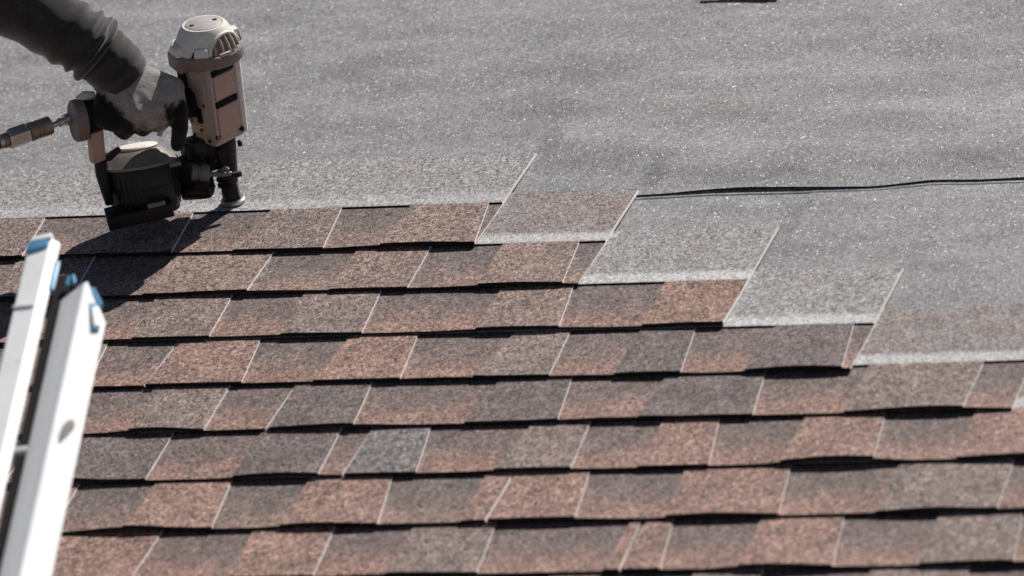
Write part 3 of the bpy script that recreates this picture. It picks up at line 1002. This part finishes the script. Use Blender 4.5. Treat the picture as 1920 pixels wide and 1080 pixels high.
obj('magazine_foot', bm, M['black'], gun, smooth=35)
bm = bmesh.new()
box(bm, G(303, 387, -122), (34 * Q, 8 * Q, 8 * Q), (hx, hy, Vector((0, 0, 1))), bev=2 * Q)
obj('foot_catch', bm, M['lid'], gun, smooth=35)
bm = bmesh.new()
box(bm, G(336, 312, -74), (22 * Q, 10 * Q, 7 * Q), (hx, hy, Vector((0, 0, 1))), bev=2 * Q)
obj('lid_latch', bm, M['lid'], ld, smooth=35)
bm = bmesh.new()
tube(bm, [G(200, 299, -46), G(214, 299, -62), G(234, 283, -60)], [10 * Q, 8 * Q, 5 * Q], 10)
obj('lid_hinge', bm, M['black'], gun, smooth=45)
bm = bmesh.new()
tube(bm, [G(196, 300, -46), G(200, 330, -56), G(208, 362, -66), G(214, 384, -92)], [12 * Q, 13 * Q, 11 * Q, 8 * Q], 10)
obj('magazine_arm', bm, M['black'], gun, smooth=45)

# handle, rear cap and bracket
hA, hB = G(366, 196, -6), G(166, 226, -62)
hd = (hB - hA).normalized()
bm = bmesh.new()
tube(bm, [hA, hA.lerp(hB, .25), hA.lerp(hB, .6), hA.lerp(hB, .9), hB], [30 * Q, 25 * Q, 25 * Q, 30 * Q, 33 * Q], 20)
obj('handle', bm, M['rubber'], gun, smooth=50)
cn = Vector((-0.95, -0.27, 0.14)).normalized()
bm = bmesh.new()
lathe(bm, G(160, 232, -62), cn, [(33 * Q, -12 * Q), (39 * Q, -10 * Q), (40 * Q, 0), (39 * Q, 9 * Q), (36.5 * Q, 11 * Q), (35 * Q, 10 * Q), (0, 9.5 * Q)], 36)
ec = obj('end_cap', bm, [M['tan'], M['band']], gun, smooth=35)
ec.data.materials[1] = M['band']
for f in ec.data.polygons:
    c = ec.matrix_local @ f.center
    if (c - G(160, 232, -62)).dot(cn) > 9 * Q:
        f.material_index = 1
bm = bmesh.new()
tube(bm, [G(160, 196, -50), G(172, 187, -48), G(188, 186, -42)], [9 * Q, 10 * Q, 8 * Q], 10)
obj('air_duct', bm, M['cream'], gun, smooth=50)
bm = bmesh.new()
box(bm, G(191, 278, -62), (27 * Q, 22 * Q, 62 * Q), (Vector((.9, .42, 0)).normalized(), Vector((-.42, .9, 0)).normalized(), Vector((.12, 0, 1)).normalized()), bev=4 * Q)
obj('rear_bracket', bm, M['copper'], gun, smooth=35)
pA, pB = G(142, 230, -74), G(116, 242, -92)
bm = bmesh.new()
lathe(bm, pA, pB - pA, [(11 * Q, -4 * Q), (11 * Q, 8 * Q), (6 * Q, 9 * Q), (6 * Q, 15 * Q), (8.5 * Q, 16 * Q), (8.5 * Q, 21 * Q), (5.5 * Q, 22 * Q), (5.5 * Q, 38 * Q)], 16)
obj('air_plug', bm, M['steel'], gun, smooth=35)
bm = bmesh.new()
tube(bm, [G(318, 228, -66), G(314, 244, -72), G(308, 261, -76)], [6 * Q, 6.5 * Q, 4 * Q], 10)
obj('trigger', bm, M['plate'], gun, smooth=60)

# ------------------------------------------------------------------ air hose with its coupler
hb = G(-420, 470, -330)
hose = empty('air_hose', GUN @ Matrix.Translation(hb))
tag(hose, 'dark air hose with brass quick coupler and hex nut plugged into the nail gun', 'air hose')
cA, cB = G(116, 240, -92), G(0, 283, -150)
cd = (cB - cA).normalized()


def along(t):
    return cA + cd * t * Q


Lc = (cB - cA).length / Q
bm = bmesh.new()
lathe(bm, along(Lc * 0.03), cd, [(8 * Q, 0), (14 * Q, 1 * Q), (17.5 * Q, 3 * Q), (17.5 * Q, 20 * Q), (16 * Q, 21 * Q), (16 * Q, 23.5 * Q), (17.5 * Q, 24.5 * Q), (17.5 * Q, 29 * Q), (16 * Q, 30 * Q), (16 * Q, 32.5 * Q), (17.5 * Q, 33.5 * Q), (18 * Q, Lc * 0.33 * Q), (14 * Q, Lc * 0.35 * Q)], 26)
obj('coupler_sleeve', bm, M['brass'], hose, smooth=30, off=hb)
bm = bmesh.new()
lathe(bm, along(Lc * 0.37), cd, [(13 * Q, 0), (18 * Q, 3 * Q), (20 * Q, 7 * Q), (20 * Q, (Lc * 0.32 - 6) * Q), (17 * Q, Lc * 0.32 * Q), (11 * Q, Lc * 0.33 * Q)], 6, hint=Vector((0.3, 0.2, 1)))
obj('hex_nut', bm, M['steel'], hose, off=hb)
bm = bmesh.new()
lathe(bm, along(Lc * 0.69), cd, [(12 * Q, 0), (14 * Q, 2 * Q), (14 * Q, 10 * Q), (12 * Q, 12 * Q)], 20)
obj('ferrule', bm, M['brass'], hose, smooth=35, off=hb)
bm = bmesh.new()
tube(bm, [along(Lc * 0.775) - Vector((0, 0, 13)) * 0 + cd * 0, along(Lc * 0.83)], [13 * Q, 13 * Q], 18)
obj('hose_clamp', bm, M['steel'], hose, smooth=35, off=hb)
p0 = along(Lc * 0.76)
path = [tuple(p0), tuple(along(Lc * 1.0)), tuple(along(Lc * 1.5) - V(0, 0, 4)), tuple(V(-560, -250, 45)), tuple(V(-760, -330, 11)), tuple(V(-1050, -300, 4)), tuple(V(-1500, -120, 2))]
pp = smooth_path(path, 8)
bm = bmesh.new()
tube(bm, pp, 11 * Q, 14)
obj('rubber_hose', bm, M['hose'], hose, smooth=60, off=hb)

# ------------------------------------------------------------------ the worker's arm
M['sleeve'] = mat_knit('dark_sleeve_knit', (0.026, 0.0235, 0.0225), (0.048, 0.044, 0.041), 0.9)
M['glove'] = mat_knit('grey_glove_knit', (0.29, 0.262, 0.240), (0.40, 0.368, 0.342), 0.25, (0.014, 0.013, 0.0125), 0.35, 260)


def GH(x, y, dep=0.0):
    return G(x, y, dep - 14)


wr = GH(232, 148, -26)
man = empty('person', GUN @ Matrix.Translation(wr))
tag(man, 'worker reaching in with dark sleeve and grey work glove to hold the nail gun handle', 'person')


def organic(name, chains, mats, parent, vox, off, smooth_it=6, paint=None, blobs=()):
    """one continuous surface grown from overlapping tapered limbs"""
    bm = bmesh.new()
    for pts, rads in chains:
        tube(bm, pts, rads, 16)
        for p, r in zip(pts, rads):
            bmesh.ops.create_icosphere(bm, subdivisions=2, radius=r, matrix=Matrix.Translation(p))
    for p, r, sc in blobs:
        bmesh.ops.create_icosphere(bm, subdivisions=3, radius=1.0, matrix=Matrix.Translation(p) @ sc @ Matrix.Scale(r, 4))
    me = bpy.data.meshes.new('tmp')
    bm.to_mesh(me)
    bm.free()
    tmp = bpy.data.objects.new('tmp', me)
    COL.objects.link(tmp)
    m1 = tmp.modifiers.new('r', 'REMESH')
    m1.mode = 'VOXEL'
    m1.voxel_size = vox
    m2 = tmp.modifiers.new('s', 'SMOOTH')
    m2.iterations = smooth_it
    m2.factor = 0.5
    dg = bpy.context.evaluated_depsgraph_get()
    me2 = bpy.data.meshes.new_from_object(tmp.evaluated_get(dg))
    bpy.data.objects.remove(tmp)
    bpy.data.meshes.remove(me)
    me2.name = name
    for v in me2.vertices:
        p = v.co.copy()
        n = noise.noise(p * 95) * 0.0011 + noise.noise(p * 230) * 0.0004
        v.co = p + v.normal * n - Vector(off)
    me2.materials.clear()
    for m in mats:
        me2.materials.append(m)
    me2.shade_smooth()
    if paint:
        at = me2.attributes.new('coat_shade', 'FLOAT', 'POINT')
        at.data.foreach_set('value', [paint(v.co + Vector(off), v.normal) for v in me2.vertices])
    return link(bpy.data.objects.new(name, me2), parent)


wrist = GH(240, 152, -28)
K = [GH(336, 172, -34), GH(324, 196, -58), GH(298, 210, -74), GH(268, 218, -84)]     # knuckles, index to little finger
FING = [[K[0], GH(346, 214, -54), GH(346, 248, -52), GH(340, 276, -42)],
        [K[1], GH(322, 226, -66), GH(308, 240, -50), GH(292, 238, -30)],
        [K[2], GH(294, 238, -74), GH(278, 248, -54), GH(262, 242, -34)],
        [K[3], GH(258, 246, -80), GH(244, 256, -62), GH(230, 248, -42)]]
chains = [([wrist, wrist.lerp(k, .5), k], [31 * Q, 29 * Q, 21 * Q]) for k in K]
for ka, kb in zip(K, K[1:]):
    mid_k = (ka + kb) / 2
    chains.append(([wrist, wrist.lerp(mid_k, .5), mid_k], [31 * Q, 29 * Q, 20 * Q]))
chains.append(([GH(224, 138, -24), wrist, GH(222, 190, -44), GH(214, 222, -58)], [34 * Q, 34 * Q, 31 * Q, 30 * Q]))
for fpts, r in zip(FING, (17, 16.5, 16, 14.5)):
    chains.append((fpts, [r * Q, r * Q, r * 0.94 * Q, r * 0.8 * Q]))
chains.append(([GH(250, 160, -10), GH(290, 168, 4), GH(318, 186, 12), GH(334, 206, 16)], [22 * Q, 19 * Q, 16 * Q, 14 * Q]))
chains.append(([GH(214, 222, -58), GH(232, 232, -72), K[3]], [30 * Q, 25 * Q, 19 * Q]))
tips = [(p, 20 * Q) for f in FING for p in f[2:]] + [(FING[0][1], 24 * Q), (FING[0][2], 26 * Q), (GH(210, 228, -62), 40 * Q), (GH(228, 240, -76), 34 * Q), (FING[3][1], 19 * Q)]


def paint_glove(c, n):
    """how far the dark palm coating and painted shade cover this point, 0..1"""
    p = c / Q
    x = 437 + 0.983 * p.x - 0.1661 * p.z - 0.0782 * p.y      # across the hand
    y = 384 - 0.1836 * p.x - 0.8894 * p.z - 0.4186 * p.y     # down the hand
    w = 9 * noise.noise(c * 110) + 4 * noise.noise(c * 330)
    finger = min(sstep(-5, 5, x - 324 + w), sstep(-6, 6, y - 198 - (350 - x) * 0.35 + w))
    heel = sstep(-7, 7, y + w - 178 - max(0.0, x - 200) * 0.95) * sstep(-8, 8, 268 - x)  # shaded lower left of the hand, painted dark with the coating
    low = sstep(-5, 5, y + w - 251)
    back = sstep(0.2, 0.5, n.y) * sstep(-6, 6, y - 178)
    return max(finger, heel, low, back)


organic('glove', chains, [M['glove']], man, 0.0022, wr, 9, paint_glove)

# knitted wrist of the glove, inner cuff and outer sleeve
sl_pts = [(-760, -700, 170, 96), (-520, -470, 120, 92), (-330, -270, 80, 84), (-180, -140, 46, 78), (-60, -60, 22, 76), (40, 6, 2, 71), (110, 49, -12, 66), (154, 77, -20, 63), (180, 93, -23, 62), (197, 104, -25, 60)]
sm = smooth_path(sl_pts, 8)
pts = [GH(a, b, c) for a, b, c, _ in sm]
N = len(pts)


def sleeve_wob(i, a):
    t = i / N
    f = noise.noise(Vector((i * 0.16, math.cos(a) * 1.3, math.sin(a) * 1.3))) * 0.08
    near = sstep(0.50, 0.95, t)
    f += near * 0.095 * math.sin(i * 0.95 + 2.2 * math.sin(a + 0.6)) * (0.6 + 0.4 * math.cos(a * 2))
    return f


bm = bmesh.new()
rd = [r * Q for *_, r in sm]
rd[-1] *= 1.02
tube(bm, pts + [pts[-1] - (pts[-1] - pts[-3]) * 0.35], rd + [rd[-1] * 0.90], 40, wob=sleeve_wob)
obj('sleeve', bm, M['sleeve'], man, smooth=60, off=wr)
cf = smooth_path([(180, 94, -22, 54), (202, 110, -25, 56), (219, 125, -26, 56), (236, 142, -27, 54), (250, 157, -28, 49)], 8)
cp = [GH(a, b, c) for a, b, c, _ in cf]
bm = bmesh.new()
tube(bm, cp, [r * Q for *_, r in cf], 40, wob=lambda i, a: 0.035 * noise.noise(Vector((i * 0.22, math.cos(a) * 1.6, math.sin(a) * 1.6 + 4))) + 0.012 * math.sin(i * 0.9))
obj('cuff', bm, M['sleeve'], man, smooth=60, off=wr)
bm = bmesh.new()
ring = []
ctr = pts[-2]
x, y, a_ = frame_of(pts[-1] - pts[-4])
for i in range(33):
    an = 2 * math.pi * i / 32
    ring.append(ctr + a_ * 0.002 * math.sin(2 * an) + (x * math.cos(an) + y * math.sin(an)) * rd[-1] * (1.0 + 0.02 * math.sin(3 * an)))
tube(bm, ring, 6.5 * Q, 12, cap=False)
obj('sleeve_hem', bm, M['sleeve'], man, smooth=60, off=wr)

# ------------------------------------------------------------------ ladder against the eave
M['rail'] = mat_plain('white_rail', (0.90, 0.90, 0.89), 0.38, var=0.04, scale=18, wear=(0.45, 0.44, 0.43), wear_amt=0.35)
M['rail_in'] = mat_plain('grey_rail_web', (0.62, 0.62, 0.62), 0.5, var=0.06, scale=18)
M['blue'] = mat_plain('blue_plastic', (0.075, 0.27, 0.45), 0.5, var=0.12, scale=50, wear=(0.5, 0.52, 0.54), wear_amt=0.5)
M['scuff'] = mat_plain('scuffed_grey', (0.16, 0.135, 0.135), 0.7, var=0.3, scale=60)


def cam_pt(px, py, z):
    """point of the roof frame that lies z metres in front of the lens in the direction measured on the photograph"""
    return CAM_POS + CAM_RT * ((px - 960) / 10667 * z) + CAM_DN * ((py - 540) / 10667 * z) + CAM_FW * z


W2R = ROOF.to_3x3().inverted()
LEAN = math.radians(45)
ld_dir = (W2R @ Vector((-0.1440, math.cos(LEAN), math.sin(LEAN)))).normalized()
sx = (W2R @ Vector((1, 0, 0)))
sx = (sx - ld_dir * sx.dot(ld_dir)).normalized()
nn = sx.cross(ld_dir).normalized()
if nn.z < 0:
    nn = -nn
Ztop = 7.528
L0 = cam_pt(95, 447, Ztop)
base_len = 6.421
LM = Matrix((sx, ld_dir, nn)).transposed().to_4x4()
foot_pt = L0 - ld_dir * base_len
lad = empty('ladder', ROOF @ Matrix.Translation(foot_pt) @ LM)
tag(lad, 'white extension ladder with blue plastic end caps leaning over the roof edge', 'ladder')


def extrude(bm, prof, y0, y1, slant=0.0):
    a = [bm.verts.new((x, y0, z)) for x, z in prof]
    b = [bm.verts.new((x, y1 - 2.4 * max(0.0, (x - slant) if slant > 0 else (slant - x) if slant < 0 else 0.0), z)) for x, z in prof]
    n = len(prof)
    for i in range(n):
        j = (i + 1) % n
        bm.faces.new((a[i], a[j], b[j], b[i])).material_index = 0
    bm.faces.new(a[::-1])
    bm.faces.new(b)


def grow(prof, d):
    cx = sum(p[0] for p in prof) / len(prof)
    cz_ = sum(p[1] for p in prof) / len(prof)
    out = []
    for x, z in prof:
        v = Vector((x - cx, z - cz_))
        v = v + v.normalized() * d
        out.append((cx + v.x, cz_ + v.y))
    return out


P = 1 / 1417.0        # drawing unit on the ladder
flyA = [(-46 * P, -10 * P), (-44 * P, -7 * P), (-3 * P, 0), (0, 0.5 * P), (3 * P, -1 * P), (15 * P, -12 * P), (16 * P, -16 * P), (13 * P, -18 * P), (2 * P, -9 * P), (-40 * P, -16 * P), (-40 * P, -58 * P), (-46 * P, -58 * P)]
b0 = 88 * P
baseA = [(b0 - 57 * P, -38 * P), (b0 - 55 * P, -34 * P), (b0 - 3 * P, -1 * P), (b0, 0.5 * P), (b0 + 4 * P, -0.5 * P), (b0 + 48 * P, -14 * P), (b0 + 51 * P, -17 * P), (b0 + 49 * P, -22 * P), (b0 + 2 * P, -9 * P), (b0 - 50 * P, -43 * P), (b0 - 84 * P, -98 * P), (b0 - 88 * P, -96 * P)]
TOPF = base_len
TOPB = base_len - 0.1057


def rail(prof, y0, y1, slant=0.0, nm='rail'):
    bm = bmesh.new()
    extrude(bm, prof, y0, y1, slant)
    o = obj(nm, bm, [M['rail']], lad)
    md = o.modifiers.new('b', 'BEVEL')
    md.width = 0.0012
    md.segments = 2
    return o


rf = rail(flyA, 0.25, TOPF)
rb = rail(baseA, 0.0, TOPB, b0 + 6 * P)
mirror = lambda pr, w: [(-x - w, z) for x, z in pr][::-1]
rfl = rail(mirror(flyA, 0.42), 0.25, TOPF)
rbl = rail(mirror(baseA, 0.42), 0.0, TOPB, -b0 - 6 * P - 0.42)


def end_cap(parent, prof, top, white_top=True):
    bm = bmesh.new()
    extrude(bm, grow(prof, 1.8 * P), top - 16 * P, top + 4 * P)
    c = obj('end_cap', bm, M['blue'], parent)
    return c


for r_, pr, tp in ((rf, flyA, TOPF), (rb, baseA, TOPB), (rfl, mirror(flyA, 0.42), TOPF), (rbl, mirror(baseA, 0.42), TOPB)):
    pts4 = [p for p in pr]
    xs = [p[0] for p in pr]
    zs = [p[1] for p in pr]
    if r_ in (rf, rfl):
        bm = bmesh.new()
        sg = 1 if r_ is rf else -1
        xm = sum(q for q in xs) / len(xs)
        xm = -23 * P if r_ is rf else 23 * P - 0.42
        box(bm, (xm, tp - 14 * P, -5 * P), (45 * P, 30 * P, 14 * P), (Vector((1, 0, 0.12)).normalized(), Vector((0, 1, 0)), Vector((-0.12, 0, 1)).normalized()), bev=5 * P)
        ec_ = obj('end_cap', bm, M['blue'], r_, smooth=40)
        bm = bmesh.new()
        box(bm, (xm + 6 * P, tp + 3.0 * P, -3 * P), (42 * P, 15 * P, 16 * P), (Vector((1, 0, 0.1)).normalized(), Vector((0, 1, 0)), Vector((-0.1, 0, 1)).normalized()), bev=4.5 * P)
        obj('cap_tip', bm, M['rail'], r_, smooth=40)
    else:
        sg = 1 if r_ is rb else -1
        cxx = (b0 + 22 * P) if r_ is rb else (-b0 - 22 * P - 0.42)
        bm = bmesh.new()
        box(bm, (cxx, tp - 40 * P, -13 * P), (56 * P, 17 * P, 15 * P), (Vector((sg * 1, -2.2, -0.25)).normalized(), Vector((2.2, sg * 1, 0)).normalized(), Vector((sg * 0.25, 0, 1)).normalized()), bev=5 * P)
        obj('end_cap', bm, M['blue'], r_, smooth=40)
# blue guide and sticker pieces seen between and beside the rails
bm = bmesh.new()
box(bm, (17 * P, TOPF - 100 * P, -16 * P), (12 * P, 84 * P, 10 * P), (Vector((1, 0, -.5)).normalized(), Vector((0, 1, 0)), Vector((.5, 0, 1)).normalized()), bev=3 * P)
obj('rail_guide', bm, M['blue'], rf, smooth=40)
bm = bmesh.new()
tube(bm, [(40 * P, TOPF - 112 * P, -30 * P), (43 * P, TOPF - 96 * P, -26 * P), (50 * P, TOPF - 92 * P, -26 * P), (55 * P, TOPF - 112 * P, -28 * P)], 4.5 * P, 8)
obj('pulley_hook', bm, M['blue'], rb, smooth=50)
bm = bmesh.new()
box(bm, (b0 + 30 * P, TOPB - 100 * P, -8 * P), (15 * P, 82 * P, 7 * P), (Vector((1, 0.22, -.28)).normalized(), Vector((-.22, 1, 0)).normalized(), Vector((.28, 0, 1)).normalized()), bev=3.5 * P)
st = obj('lock_lever', bm, M['blue'], rb, smooth=40)
bm = bmesh.new()
box(bm, (b0 + 35 * P, TOPB - 104 * P, -5.5 * P), (14 * P, 60 * P, 7 * P), (Vector((1, 0.22, -.28)).normalized(), Vector((-.22, 1, 0)).normalized(), Vector((.28, 0, 1)).normalized()), bev=3.8 * P)
obj('lever_pad', bm, M['rail'], rb, smooth=40)
# seam and gap shade
bm = bmesh.new()
box(bm, (-24 * P, TOPF - 196 * P, -2.2 * P), (46 * P, 8 * P, 4 * P), (Vector((1, -0.25, .16)).normalized(), Vector((.25, 1, 0)).normalized(), Vector((-.16, 0, 1)).normalized()), bev=1.5 * P)
obj('rail_seam', bm, M['rail_in'], rf, smooth=40)
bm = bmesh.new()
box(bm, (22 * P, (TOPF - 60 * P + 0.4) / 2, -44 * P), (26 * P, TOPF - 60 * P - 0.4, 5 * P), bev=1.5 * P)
obj('gap_shade_strip', bm, M['rubber'], rf)  # black strip put in as the shade between the two rails
# rungs
y = TOPB - 0.2996
while y > 0.3:
    bm = bmesh.new()
    xr = b0 + 40 * P
    tube(bm, [(-0.42 - xr, y, -52 * P), (xr - 30 * P, y, -50 * P)], 15 * P, 14)
    rg = obj('rung', bm, M['rail_in'], lad, smooth=50)
    bm = bmesh.new()
    tear = [(0, -34), (5, -20), (9, -6), (11, 8), (8, 20), (2, 27), (-4, 22), (-8, 8), (-7, -8), (-4, -22)]
    lo_, hi_ = [], []
    for tx, ty in tear:
        q = Vector((b0 + (24 + 1.25 * tx + 0.22 * ty) * P, y + 1.3 * ty * P, 0))
        zz = -(q.x - b0) * 0.29
        lo_.append(bm.verts.new((q.x, q.y, zz - 4 * P)))
        hi_.append(bm.verts.new((b0 + 24 * P + (q.x - b0 - 24 * P) * 0.8, y + (q.y - y) * 0.85, zz + 2.6 * P)))
    bm.faces.new(hi_)
    bm.faces.new(lo_[::-1])
    for k_ in range(len(tear)):
        m_ = (k_ + 1) % len(tear)
        bm.faces.new((lo_[k_], lo_[m_], hi_[m_], hi_[k_]))
    obj('rung_ferrule', bm, M['scuff'], rg, smooth=50)
    y -= 0.305
